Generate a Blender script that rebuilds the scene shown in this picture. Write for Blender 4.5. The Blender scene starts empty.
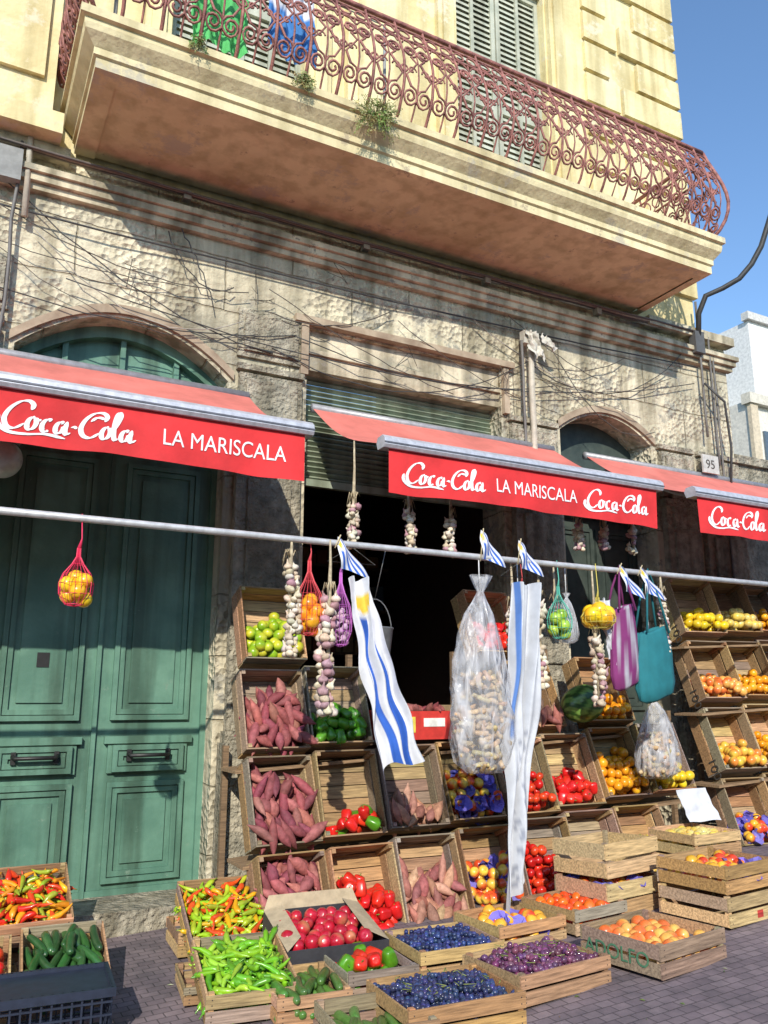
import bpy, math, random
import numpy as np
from mathutils import Matrix, Vector, Euler
random.seed(7); rng=np.random.default_rng(7)
R=random.random
def U(a,b): return random.uniform(a,b)
sc=bpy.context.scene
COL=bpy.context.collection
# ------------------------------------------------------------------ materials
def mat(name,c1=(.8,.8,.8),c2=(1,1,1),attr=True,rough=.6,ns=5,detail=6,lo=.35,hi=.65,bump=.2,bs=40,bdist=.01,metal=0,streak=0,stretch=None,spec=.5,coat=0,c3=None,blocks=0,c3s=2.3,c3p=(.56,.63),c4=None):
    m=bpy.data.materials.new(name);m.use_nodes=True
    nt=m.node_tree;N=nt.nodes;L=nt.links;b=N['Principled BSDF']
    tc=N.new('ShaderNodeTexCoord');mp=N.new('ShaderNodeMapping');L.new(tc.outputs['Object'],mp.inputs[0])
    if stretch: mp.inputs['Scale'].default_value=stretch
    n=N.new('ShaderNodeTexNoise');n.inputs['Scale'].default_value=ns;n.inputs['Detail'].default_value=detail;n.inputs['Roughness'].default_value=.6
    L.new(mp.outputs[0],n.inputs['Vector'])
    r=N.new('ShaderNodeValToRGB');r.color_ramp.elements[0].position=lo;r.color_ramp.elements[1].position=hi
    r.color_ramp.elements[0].color=(*c1,1);r.color_ramp.elements[1].color=(*c2,1)
    L.new(n.outputs['Fac'],r.inputs[0])
    cur=r.outputs[0]
    def mul(a,bb):
        x=N.new('ShaderNodeMix');x.data_type='RGBA';x.blend_type='MULTIPLY';x.inputs[0].default_value=1
        L.new(a,x.inputs[6]);L.new(bb,x.inputs[7]);return x.outputs[2]
    if attr:
        at=N.new('ShaderNodeAttribute');at.attribute_name='Col';cur=mul(at.outputs['Color'],cur)
    if streak:
        mp2=N.new('ShaderNodeMapping');mp2.inputs['Scale'].default_value=(7,7,.5);L.new(tc.outputs['Object'],mp2.inputs[0])
        n2=N.new('ShaderNodeTexNoise');n2.inputs['Scale'].default_value=1;n2.inputs['Detail'].default_value=7;L.new(mp2.outputs[0],n2.inputs['Vector'])
        r2=N.new('ShaderNodeValToRGB');r2.color_ramp.elements[0].position=.36;r2.color_ramp.elements[1].position=.56
        k=1-streak;r2.color_ramp.elements[0].color=(k,k*.98,k*.92,1);r2.color_ramp.elements[1].color=(1,1,1,1)
        L.new(n2.outputs['Fac'],r2.inputs[0]);cur=mul(cur,r2.outputs[0])
    def patch(cur,scale,pos,col,off=0):
        n3=N.new('ShaderNodeTexNoise');n3.inputs['Scale'].default_value=scale;n3.inputs['Detail'].default_value=9;n3.inputs['Roughness'].default_value=.75
        mo=N.new('ShaderNodeMapping');mo.inputs['Location'].default_value=(off,off*.7,off*.3);L.new(tc.outputs['Object'],mo.inputs[0]);L.new(mo.outputs[0],n3.inputs['Vector'])
        r3=N.new('ShaderNodeValToRGB');r3.color_ramp.elements[0].position=pos[0];r3.color_ramp.elements[1].position=pos[1]
        L.new(n3.outputs['Fac'],r3.inputs[0])
        x=N.new('ShaderNodeMix');x.data_type='RGBA';L.new(r3.outputs[0],x.inputs[0]);L.new(cur,x.inputs[6]);x.inputs[7].default_value=(*col,1);return x.outputs[2]
    if c3: cur=patch(cur,c3s,c3p,c3)
    if c4: cur=patch(cur,4.5,(.6,.64),c4,7.3)
    brf=None
    if blocks:
        nd=N.new('ShaderNodeTexNoise');nd.inputs['Scale'].default_value=4;nd.inputs['Detail'].default_value=4;L.new(tc.outputs['Object'],nd.inputs['Vector'])
        vm=N.new('ShaderNodeVectorMath');vm.operation='MULTIPLY_ADD';L.new(nd.outputs['Color'],vm.inputs[0]);vm.inputs[1].default_value=(.05,.05,.05);L.new(tc.outputs['Object'],vm.inputs[2])
        mp4=N.new('ShaderNodeMapping');mp4.inputs['Rotation'].default_value=(-math.pi/2,0,0);L.new(vm.outputs[0],mp4.inputs[0])
        br=N.new('ShaderNodeTexBrick');br.inputs['Scale'].default_value=1;br.inputs['Brick Width'].default_value=1.15;br.inputs['Row Height'].default_value=.46;br.inputs['Mortar Size'].default_value=.008;br.inputs['Mortar Smooth'].default_value=.8
        br.inputs['Color1'].default_value=(1,1,1,1);br.inputs['Color2'].default_value=(.9,.89,.87,1);br.inputs['Mortar'].default_value=(.75,.72,.66,1)
        L.new(mp4.outputs[0],br.inputs[0]);cur=mul(cur,br.outputs[0]);brf=br.outputs['Fac']
    L.new(cur,b.inputs['Base Color'])
    b.inputs['Roughness'].default_value=rough;b.inputs['Metallic'].default_value=metal
    b.inputs['Specular IOR Level'].default_value=spec;b.inputs['Coat Weight'].default_value=coat
    if bump:
        nb=N.new('ShaderNodeTexNoise');nb.inputs['Scale'].default_value=bs;nb.inputs['Detail'].default_value=8;L.new(mp.outputs[0],nb.inputs['Vector'])
        bm=N.new('ShaderNodeBump');bm.inputs['Strength'].default_value=bump;bm.inputs['Distance'].default_value=bdist
        hgt=nb.outputs['Fac']
        if brf is not None:
            nz=N.new('ShaderNodeTexNoise');nz.inputs['Scale'].default_value=1.1;nz.inputs['Detail'].default_value=3;L.new(tc.outputs['Object'],nz.inputs['Vector'])
            rz=N.new('ShaderNodeValToRGB');rz.color_ramp.elements[0].position=.48;rz.color_ramp.elements[1].position=.52;L.new(nz.outputs['Fac'],rz.inputs[0])
            vo=N.new('ShaderNodeTexVoronoi');vo.inputs['Scale'].default_value=22;L.new(tc.outputs['Object'],vo.inputs['Vector'])
            mq=N.new('ShaderNodeMath');mq.operation='MULTIPLY';L.new(vo.outputs['Distance'],mq.inputs[0]);L.new(rz.outputs[0],mq.inputs[1])
            ma=N.new('ShaderNodeMath');ma.operation='MULTIPLY_ADD';L.new(mq.outputs[0],ma.inputs[0]);ma.inputs[1].default_value=1.1;L.new(hgt,ma.inputs[2])
            ms=N.new('ShaderNodeMath');ms.operation='SUBTRACT';L.new(ma.outputs[0],ms.inputs[0]);L.new(brf,ms.inputs[1]);hgt=ms.outputs[0]
        L.new(hgt,bm.inputs['Height']);L.new(bm.outputs[0],b.inputs['Normal'])
    return m
WALL=mat('plaster',(.42,.38,.28),(.74,.66,.48),False,.9,1.3,9,.32,.58,.9,14,.035,streak=.48,c3=(.34,.32,.26),blocks=1,c3p=(.55,.61),c4=(.25,.22,.17))
TRIM=mat('trim_plaster',(.38,.33,.23),(.7,.61,.44),False,.9,2.6,9,.35,.6,.6,20,.02,streak=.55,c3=(.32,.29,.22),c4=(.22,.19,.15))
YEL=mat('yellow_plaster',(.64,.52,.26),(.8,.7,.41),False,.9,1.3,8,.35,.6,.4,20,.02,streak=.28,c3=(.68,.6,.42))
STONE=mat('stone',(.27,.25,.19),(.54,.48,.36),False,.95,9,9,.35,.65,1,26,.06,streak=.45,c3=(.24,.22,.17))
SOFF=mat('soffit',(.54,.44,.25),(.76,.65,.4),False,.9,1.0,9,.32,.6,.4,20,.02,streak=.25,c3=(.48,.42,.31),c4=(.42,.34,.22))
DOORG=mat('green_paint',(.085,.195,.14),(.145,.29,.21),False,.5,3,9,.35,.65,.35,25,.006,streak=.5,c3=(.19,.28,.21),c3s=9,c3p=(.62,.7))
DARKG=mat('dark_green_paint',(.03,.045,.04),(.07,.09,.075),False,.6,5,8,bump=.2)
SHUT=mat('shutter_paint',(.38,.4,.32),(.52,.52,.42),False,.7,6,8,bump=.2,streak=.35)
ROLL=mat('roller_paint',(.24,.29,.21),(.36,.4,.3),False,.6,6,8,bump=.1,streak=.4)
IRON=mat('rusty_iron',(.15,.05,.045),(.4,.16,.13),False,.65,14,6,bump=.4,bs=80)
WOOD=mat('crate_wood',(.4,.37,.35),(1.2,1.14,1.08),True,.8,3,8,.3,.7,.5,5,.005,stretch=(2,30,30))
GLOSS=mat('produce_skin',(.82,.82,.82),(1.12,1.12,1.12),True,.28,25,4,bump=.05,bs=60,spec=.5,coat=.2)
MATTE=mat('produce_matte',(.65,.62,.6),(1.15,1.15,1.15),True,.75,30,6,bump=.4,bs=60,bdist=.004)
CLOTH=mat('cloth',(.88,.88,.88),(1.05,1.05,1.05),True,.85,12,5,bump=.25,bs=300,bdist=.001)
METAL=mat('painted_metal',(.8,.8,.8),(1.1,1.1,1.1),True,.45,20,5,bump=.05,metal=.3)
AWN=mat('awning_fabric',(.74,.74,.72),(1.1,1.08,1.08),True,.8,2.5,8,bump=.3,bs=7,bdist=.025)
MISC=mat('misc',(.8,.8,.8),(1.1,1.1,1.1),True,.6,15,5,bump=.15)
LEAF=mat('leaf',(.6,.7,.5),(1.2,1.1,1),True,.6,20,4,bump=.1)
BROWN=mat('brown_plaster',(.26,.19,.13),(.46,.37,.26),False,.9,5,8,bump=.4,bs=20)
INK=mat('stencil_ink',(.04,.035,.03),(.09,.08,.07),False,.8,60,4,bump=0)
INKR=mat('green_ink',(.05,.16,.09),(.09,.22,.12),False,.8,60,4,bump=0)
def plastic():
    m=bpy.data.materials.new('clear_plastic');m.use_nodes=True;nt=m.node_tree;N=nt.nodes;L=nt.links;b=N['Principled BSDF']
    b.inputs['Base Color'].default_value=(.75,.76,.8,1);b.inputs['Roughness'].default_value=.15
    tc=N.new('ShaderNodeTexCoord');mp=N.new('ShaderNodeMapping');mp.inputs['Scale'].default_value=(1.5,1.5,.5);L.new(tc.outputs['Object'],mp.inputs[0])
    n=N.new('ShaderNodeTexNoise');n.inputs['Scale'].default_value=9;n.inputs['Detail'].default_value=6;n.inputs['Distortion'].default_value=1.0;L.new(mp.outputs[0],n.inputs['Vector'])
    r=N.new('ShaderNodeValToRGB');r.color_ramp.elements[0].position=.42;r.color_ramp.elements[1].position=.68
    r.color_ramp.elements[0].color=(.2,.2,.2,1);r.color_ramp.elements[1].color=(.66,.66,.66,1)
    L.new(n.outputs['Fac'],r.inputs[0]);L.new(r.outputs[0],b.inputs['Alpha'])
    bm=N.new('ShaderNodeBump');bm.inputs['Strength'].default_value=1;bm.inputs['Distance'].default_value=.04;L.new(n.outputs['Fac'],bm.inputs['Height']);L.new(bm.outputs[0],b.inputs['Normal'])
    return m
PLAS=plastic()
def pavemat(name,c1,c2,mort,s):
    m=bpy.data.materials.new(name);m.use_nodes=True;nt=m.node_tree;N=nt.nodes;L=nt.links;b=N['Principled BSDF']
    tc=N.new('ShaderNodeTexCoord')
    nd=N.new('ShaderNodeTexNoise');nd.inputs['Scale'].default_value=6;nd.inputs['Detail'].default_value=3;L.new(tc.outputs['Object'],nd.inputs['Vector'])
    vm=N.new('ShaderNodeVectorMath');vm.operation='MULTIPLY_ADD';L.new(nd.outputs['Color'],vm.inputs[0]);vm.inputs[1].default_value=(.012,.012,.0);L.new(tc.outputs['Object'],vm.inputs[2])
    br=N.new('ShaderNodeTexBrick');br.inputs['Scale'].default_value=s;br.offset=.5;br.inputs['Mortar Size'].default_value=.025
    br.inputs['Brick Width'].default_value=.7;br.inputs['Row Height'].default_value=.5
    br.inputs['Color1'].default_value=(*c1,1);br.inputs['Color2'].default_value=(*c2,1);br.inputs['Mortar'].default_value=(*mort,1)
    L.new(vm.outputs[0],br.inputs[0])
    n=N.new('ShaderNodeTexNoise');n.inputs['Scale'].default_value=3;n.inputs['Detail'].default_value=9;n.inputs['Roughness'].default_value=.7;L.new(tc.outputs['Object'],n.inputs['Vector'])
    r=N.new('ShaderNodeValToRGB');r.color_ramp.elements[0].position=.32;r.color_ramp.elements[1].position=.68
    r.color_ramp.elements[0].color=(.5,.5,.52,1);r.color_ramp.elements[1].color=(1.2,1.12,1.12,1);L.new(n.outputs['Fac'],r.inputs[0])
    x=N.new('ShaderNodeMix');x.data_type='RGBA';x.blend_type='MULTIPLY';x.inputs[0].default_value=1;L.new(br.outputs[0],x.inputs[6]);L.new(r.outputs[0],x.inputs[7])
    L.new(x.outputs[2],b.inputs['Base Color']);b.inputs['Roughness'].default_value=.75
    bm=N.new('ShaderNodeBump');bm.inputs['Strength'].default_value=.6;bm.inputs['Distance'].default_value=.012;bm.invert=True
    L.new(br.outputs['Fac'],bm.inputs['Height']);L.new(bm.outputs[0],b.inputs['Normal'])
    return m
PAVE=pavemat('pavement_tiles',(.2,.165,.18),(.27,.225,.235),(.1,.085,.09),8)
ROAD=mat('asphalt',(.04,.04,.045),(.07,.07,.07),False,.9,30,8,bump=.6,bs=120)
DIRT=mat('ground',(.1,.09,.07),(.16,.15,.12),False,.95,3,8,bump=.3)
# ------------------------------------------------------------------ mesh builder
class MB:
    def __init__(s): s.v=[];s.f=[];s.c=[];s.m=[];s.s=[];s.n=0
    def add(s,V,F,col,mi=0,smooth=False):
        V=np.asarray(V,float);k=len(V)
        c=np.asarray(col,float)
        if c.ndim==1: c=np.tile(c[:3],(k,1))
        s.v.append(V);s.c.append(c)
        o=s.n
        s.f.extend([tuple(i+o for i in f) for f in F]);s.m.extend([mi]*len(F));s.s.extend([smooth]*len(F));s.n+=k
    def box(s,x0,x1,y0,y1,z0,z1,col=(.5,.5,.5),mi=0):
        V=np.array([[x,y,z] for x in(x0,x1) for y in(y0,y1) for z in(z0,z1)],float)
        F=[(0,1,3,2),(4,6,7,5),(0,4,5,1),(2,3,7,6),(0,2,6,4),(1,5,7,3)]
        s.add(V,F,col,mi)
    def tube(s,P,r,n=6,col=(.5,.5,.5),mi=0,closed=False,cap=True):
        P=[Vector(p) for p in P];k=len(P)
        rr=r if hasattr(r,'__len__') else [r]*k
        V=[];up=None
        for i in range(k):
            a=P[(i-1)%k] if (i>0 or closed) else P[i];b=P[(i+1)%k] if (i<k-1 or closed) else P[i]
            t=(b-a);t=t.normalized() if t.length>1e-9 else Vector((0,0,1))
            if up is None:
                up=Vector((0,0,1)) if abs(t.z)<.9 else Vector((0,1,0))
            u=t.cross(up)
            if u.length<1e-6: u=t.orthogonal()
            u.normalize();w=u.cross(t).normalized();up=w
            for j in range(n):
                an=2*math.pi*j/n
                V.append(P[i]+u*math.cos(an)*rr[i]+w*math.sin(an)*rr[i])
        F=[]
        for i in range(k if closed else k-1):
            for j in range(n):
                a=i*n+j;b=i*n+(j+1)%n;c=((i+1)%k)*n+(j+1)%n;d=((i+1)%k)*n+j
                F.append((a,b,c,d))
        if cap and not closed: F.append(tuple(range(n))[::-1]);F.append(tuple((k-1)*n+j for j in range(n)))
        s.add([tuple(v) for v in V],F,col,mi,True)
    def inst(s,T,col,loc,scale=1,rot=None,mi=0,colfn=None):
        V,F,t=T
        W=V*np.asarray(scale,float)
        if rot is not None: W=W@np.array(rot.to_3x3()).T
        if colfn is not None: col=colfn(V,t)
        s.add(W+np.asarray(loc,float),F,col,mi,True)
    def build(s,name,mats,parent=None,loc=(0,0,0),rot=(0,0,0)):
        me=bpy.data.meshes.new(name)
        V=np.concatenate(s.v);C=np.concatenate(s.c)
        me.from_pydata(V.tolist(),[],s.f)
        for m in mats: me.materials.append(m)
        me.polygons.foreach_set('material_index',s.m);me.polygons.foreach_set('use_smooth',s.s)
        a=me.color_attributes.new('Col','FLOAT_COLOR','POINT')
        a.data.foreach_set('color',np.concatenate([C,np.ones((len(C),1))],1).ravel())
        me.update()
        ob=bpy.data.objects.new(name,me);COL.objects.link(ob);ob.location=loc;ob.rotation_euler=rot
        if parent: ob.parent=parent
        return ob
def empty(name,loc=(0,0,0)):
    e=bpy.data.objects.new(name,None);COL.objects.link(e);e.location=loc;return e
def g(x): return .05*max(-20,min(20,x))
def rev(prof,seg,lobes=0,la=.08,bend=0):
    V=[];F=[];T=[]
    k=len(prof);zs=[p[1] for p in prof];z0,z1=min(zs),max(zs)
    idx=[]
    for r,z in prof:
        t=(z-z0)/(z1-z0)
        if r<1e-6: idx.append([len(V)]);V.append((bend*(t-.5)**2*4,0,z));T.append(t)
        else:
            row=[]
            for j in range(seg):
                a=2*math.pi*j/seg;q=r*(1+la*math.cos(lobes*a)) if lobes else r
                row.append(len(V));V.append((q*math.cos(a)+bend*(t-.5)**2*4,q*math.sin(a),z));T.append(t)
            idx.append(row)
    for i in range(k-1):
        a,b=idx[i],idx[i+1]
        for j in range(seg):
            j2=(j+1)%seg
            if len(a)==1 and len(b)==1: continue
            if len(a)==1: F.append((a[0],b[j2],b[j]))
            elif len(b)==1: F.append((a[j],a[j2],b[0]))
            else: F.append((a[j],a[j2],b[j2],b[j]))
    return np.array(V,float),F,np.array(T)
def sph(seg,rings): return rev([(math.sin(math.pi*i/rings),-math.cos(math.pi*i/rings)) if 0<i<rings else (0,-1 if i==0 else 1) for i in range(rings+1)],seg)
TS=sph(12,8);TG=sph(7,5);TSH=sph(28,18)
TA=rev([(0,-.82),(.3,-.9),(.65,-.78),(.92,-.4),(1,.05),(.9,.5),(.6,.82),(.25,.88),(0,.72)],12)
TB=rev([(0,-.85),(.3,-1),(.6,-.9),(.78,-.5),(.9,0),(.98,.5),(.85,.85),(.4,.95),(0,.8)],16,4,.1)
TSTEM=rev([(0,-.1),(.5,0),(.3,.3),(.22,1),(.3,1.05),(0,1.06)],6)
def TSPn(b,l=3): return rev([(0,-1),(.1,-.93),(.35,-.75),(.8,-.45),(1,-.05),(.92,.35),(.55,.7),(.2,.9),(.08,1),(0,1.02)],9,l,.07,b)
TSP=[TSPn(.0),TSPn(.45,2),TSPn(-.6)]
TCU=[rev([(0,-1),(.6,-.96),(.95,-.85),(1,-.4),(1,.3),(.92,.75),(.6,.93),(0,.98)],10,0,0,b) for b in(.1,.7,-.5)]
TCH=[rev([(0,-1),(.25,-.85),(.6,-.45),(.9,.1),(1,.6),(.8,.85),(.25,.9),(.2,1.2),(0,1.22)],8,3,.08,b) for b in(.6,1.8,-1.4)]
TGA=rev([(0,-.8),(.5,-.85),(.95,-.4),(1,0),(.75,.4),(.35,.75),(.2,1.3),(.12,1.9),(0,1.9)],10,5,.06)
def rr3(): return Euler((U(0,6.3),U(0,6.3),U(0,6.3))).to_matrix()
def jit(c,a=.12):
    k=1+U(-a,a);return tuple(max(0,x*k*(1+U(-a,a)*.5)) for x in c)
def sstep(x,a,b):
    t=np.clip((x-a)/(b-a),0,1);return (t*t*(3-2*t))[:,None]
def blush(c1,c2,a=-.3,b=.6):
    d=rng.normal(size=3);d/=np.linalg.norm(d);c1=np.array(jit(c1));c2=np.array(jit(c2));o=U(-.4,.4)
    return lambda V,t: c1*(1-sstep(V@d,a+o,b+o))+c2*sstep(V@d,a+o,b+o)
PAL={'tomato':[(.66,.025,.012),(.72,.06,.015),(.56,.015,.012)],'otomato':[(.85,.16,.015),(.8,.08,.015)]}
def put(mb,kind,p):
    p=np.array(p)
    if kind in('tomato','otomato'):
        r=U(.03,.038);M=rr3();mb.inst(TA,jit(random.choice(PAL[kind])),p,(r,r,r*.85),M)
        if R()<.4: mb.inst(TSTEM,(.08,.2,.03),p+np.array(M@Vector((0,0,r*.65))),(.01,.01,.008),M)
    elif kind in('apple','purpleapple','redapple'):
        r=U(.034,.042);M=rr3()
        cf={'apple':blush((.85,.55,.07),(.72,.08,.02)),'purpleapple':blush((.88,.46,.04),(.72,.06,.02)),'redapple':blush((.5,.015,.035),(.58,.2,.1),.4,1.2)}[kind]
        mb.inst(TA,None,p,r,M,colfn=cf)
        mb.inst(TSTEM,(.1,.06,.02),p+np.array(M@Vector((0,0,r*.6))),(.004,.004,.014),M)
    elif kind in('orange','lemon','lime','peach','mango','squash'):
        c={'orange':((.85,.32,.012),(.88,.42,.02)),'lemon':((.85,.58,.02),(.8,.62,.04)),'lime':((.26,.45,.02),(.6,.6,.04)),'peach':((.85,.44,.1),(.75,.16,.035)),'mango':((.8,.52,.07),(.76,.24,.04)),'squash':((.8,.55,.1),(.72,.62,.22))}[kind]
        r=U(.034,.042);mb.inst(TS,None,p,(r,r,r*(1.0 if kind=='orange' else 1.12)),rr3(),colfn=blush(*c))
    elif kind in('sweetpotato','brownpotato'):
        L=U(.065,.125);r=U(.024,.04);pl=[(.32,.085,.09),(.26,.055,.075),(.4,.14,.12)] if kind=='sweetpotato' else [(.44,.2,.14),(.36,.13,.11),(.5,.28,.18)]
        mb.inst(random.choice(TSP),jit(random.choice(pl),.22),p,(r,r,L),Euler((math.pi/2+U(-.5,.5),U(-.4,.4),U(-1.1,1.1))).to_matrix()@Euler((0,0,U(0,6))).to_matrix(),mi=1)
    elif kind in('cucumber','zucchini'):
        L=U(.085,.11);r=U(.019,.024);c=(.035,.11,.03) if kind=='cucumber' else (.09,.2,.04)
        mb.inst(random.choice(TCU),jit(c,.25),p,(r,r,L),Euler((math.pi/2,0,U(-.5,.5))).to_matrix()@Euler((0,0,U(0,6))).to_matrix())
    elif kind in('chili','mixchili','redchili','yellowpepper'):
        pl={'chili':[(.24,.52,.02),(.16,.44,.02),(.32,.56,.04),(.11,.34,.02)],'mixchili':[(.32,.55,.02),(.8,.42,.015),(.74,.09,.015),(.42,.52,.03)],'redchili':[(.75,.07,.015),(.85,.32,.015),(.68,.03,.015),(.85,.45,.02),(.32,.42,.03)],'yellowpepper':[(.85,.6,.03),(.8,.5,.02)]}[kind]
        c=np.array(jit(random.choice(pl),.18));L=U(.05,.08);r=U(.013,.019)
        mb.inst(random.choice(TCH),None,p,(r,r,L),Euler((math.pi/2+U(-.5,.5),0,U(0,6.3))).to_matrix()@Euler((0,0,U(0,6))).to_matrix(),colfn=lambda V,t:np.where((t>.86)[:,None],np.array((.1,.26,.03)),c))
    elif kind in('bellred','bellgreen','bellmix','bellyellow'):
        c=random.choice({'bellred':[(.64,.015,.015),(.7,.03,.015)],'bellgreen':[(.07,.25,.015),(.11,.32,.025)],'bellmix':[(.66,.02,.015),(.09,.27,.015),(.7,.04,.015)],'bellyellow':[(.85,.55,.02),(.8,.45,.02)]}[kind])
        r=U(.036,.044);M=rr3();mb.inst(TB,jit(c),p,(r,r,r*1.2),M)
        mb.inst(TSTEM,(.12,.3,.05),p+np.array(M@Vector((0,0,r*.95))),(.012,.012,.02),M)
    elif kind in('grape','blueberry','fig'):
        r=U(.011,.014) if kind!='fig' else U(.012,.018)
        c={'grape':(.035,.045,.12),'blueberry':(.035,.05,.15),'fig':(.15,.05,.11)}[kind]
        mb.inst(TG,jit(c,.5),p,(r,r,r*1.15),rr3())
SP={'grape':(.024,.024,.02),'blueberry':(.024,.024,.02),'fig':(.028,.028,.024),'chili':(.04,.075,.025),'mixchili':(.04,.07,.028),'redchili':(.045,.075,.028),'yellowpepper':(.045,.08,.03),
'cucumber':(.046,.17,.04),'zucchini':(.046,.17,.04),'sweetpotato':(.06,.115,.045),'brownpotato':(.06,.115,.045),'bellred':(.075,.08,.07),'bellgreen':(.075,.08,.07),'bellmix':(.075,.08,.07),'bellyellow':(.075,.08,.07)}
NAMES={'tomato':'tomatoes','otomato':'tomatoes','apple':'apples','purpleapple':'apples','redapple':'apples','orange':'oranges','lemon':'lemons','lime':'limes','peach':'peaches','mango':'mangoes','squash':'squashes','sweetpotato':'sweet_potatoes','brownpotato':'sweet_potatoes','cucumber':'cucumbers','zucchini':'zucchini','chili':'green_chillies','mixchili':'peppers','redchili':'chillies','yellowpepper':'yellow_peppers','bellred':'red_bell_peppers','bellgreen':'green_bell_peppers','bellmix':'bell_peppers','bellyellow':'yellow_bell_peppers','grape':'grapes','blueberry':'blueberries','fig':'red_grapes'}
def tissue(mb,p,r=.05,col=(.19,.16,.58)):
    n=12;V=[];F=[]
    M=np.array(Euler((U(-.5,.5),U(-.5,.5),U(0,6))).to_matrix())
    for k,(rad,z) in enumerate([(.3,-.6),(.95,-.35),(1.1,.15),(1.35,.55)]):
        for j in range(n):
            a=2*math.pi*j/n;q=rad*(1+U(-.18,.18));V.append((q*r*math.cos(a),q*r*math.sin(a),(z+U(-.2,.2))*r))
    for k in range(3):
        for j in range(n): F.append((k*n+j,k*n+(j+1)%n,(k+1)*n+(j+1)%n,(k+1)*n+j))
    mb.add(np.array(V)@M.T+np.array(p),F,jit(col,.25),2,False)
def fill(kind,w,l,h,mode,amount,parent,tis=False):
    mb=MB();sx,sy,sz=SP.get(kind,(.072,.072,.06))
    fine=kind in('grape','blueberry','fig')
    nz=int((h+.12)/sz)+1
    for kz in range(nz):
        z=sz*.5+.012+kz*sz
        ny=int(l/sy)+2;nx=int(w/sx)+2
        for iy in range(ny):
            for ix in range(nx):
                x=-w/2+sx*.55+ix*sx+(.5*sx if (iy+kz)%2 else 0)+U(-.22,.22)*sx
                y=-l/2+sy*.5+iy*sy+(.5*sy if kz%2 else 0)+U(-.22,.22)*sy
                if abs(x)>w/2-sx*.42 or abs(y)>l/2-min(sy,.07)*.42: continue
                if mode=='rack':
                    top=-l/2+l*amount-.45*z+.05*math.sin(x*13+amount*40)+U(-.02,.02)
                    if y>top: continue
                    if z>h+.0+ .05*(y<-l/2+l*.25): continue
                    zz=z
                else:
                    mnd=.05*amount*(1-(2*x/w)**2)*(1-(2*y/l)**2)+.008*math.sin(x*23+y*17)
                    top=h*amount+mnd+U(-.008,.008)
                    if z>top: continue
                    if z<top-(.05 if fine else .15): continue
                    zz=z
                if tis and R()<.24: tissue(mb,(x,y,zz),.046)
                else: put(mb,kind,(x,y,zz+U(-.12,.12)*sz))
    if kind in('grape','fig'):
        for i in range(22):
            x,y=U(-w*.4,w*.4),U(-l*.4,l*.4);z=h*amount+.035
            mb.tube([(x,y,z),(x+U(-.02,.02),y+U(-.02,.02),z+.012),(x+U(-.04,.04),y+U(-.04,.04),z+.01)],.0022,4,(.25,.3,.08),1)
    if mb.n==0: return None
    return mb.build(NAMES[kind],[GLOSS,MATTE,CLOTH],parent)
def text(body,size,loc,rot,mat_,parent,ext=.001):
    cu=bpy.data.curves.new('lettering','FONT');cu.body=body;cu.size=size;cu.extrude=ext
    cu.materials.append(mat_);ob=bpy.data.objects.new('lettering',cu);COL.objects.link(ob);ob.location=loc;ob.rotation_euler=rot;ob.parent=parent;return ob
WC=[(.56,.36,.18),(.5,.31,.14),(.6,.42,.22),(.43,.29,.16),(.4,.31,.22),(.66,.47,.26),(.38,.32,.26)]
def crate(w,l,h,loc,tilt=0,rot=0,kind=None,mode='ground',amount=.8,tis=False,name='wooden_crate',old=0,slats=2):
    mb=MB();base=random.choice(WC);k=1-.22*old
    def c(): return jit(tuple(x*k for x in (base if R()<.6 else random.choice(WC))),.22)
    th=.010
    gap=.012;hh=(h-gap*(slats-1))/slats
    for i in range(slats):
        z0=i*(hh+gap);z1=z0+hh
        for s in(-1,1):
            yy=s*(l/2-th/2);d=U(-.005,.003)
            mb.box(-w/2+U(0,.006),w/2-U(0,.006),yy-th/2,yy+th/2,z0,z1+d,c())
            xx=s*(w/2-th/2-.002)
            mb.box(xx-th/2,xx+th/2,-l/2+th+.001,l/2-th-.001,z0+.003,z1-.003+d,c())
            for e in(-1,1):
                for q in(.3,.7):
                    X=e*(w/2-.028);Z=z0+(z1-z0)*q;mb.box(X-.0025,X+.0025,s*(l/2+.0008)-.0008,s*(l/2+.0008)+.0008,Z-.0025,Z+.0025,(.1,.08,.07))
    for sx in(-1,1):
        for sy in(-1,1):
            x=sx*(w/2-th-.016);y=sy*(l/2-th-.014)
            mb.box(x-.013,x+.013,y-.013,y+.013,.008,h+.004,c())
    nf=6;fw=(l-.03)/nf
    for i in range(nf):
        y=-l/2+.015+i*fw;mb.box(-w/2+th+.003,w/2-th-.003,y+.003,y+fw-.003,-.001,.007,c())
    if R()<.35 and mode=='ground':
        x=U(-w*.3,w*.2);cc=random.choice([(.6,.06,.05),(.75,.72,.65),(.1,.3,.15)])
        mb.box(x,x+.06,-l/2-.0016,-l/2-.0004,hh*.25,hh*.8,cc)
    ob=mb.build(name,[WOOD],None,loc,(tilt,0,rot))
    if kind:
        fill(kind,w-.03,l-.03,h,mode,amount,ob,tis)
    return ob
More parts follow.
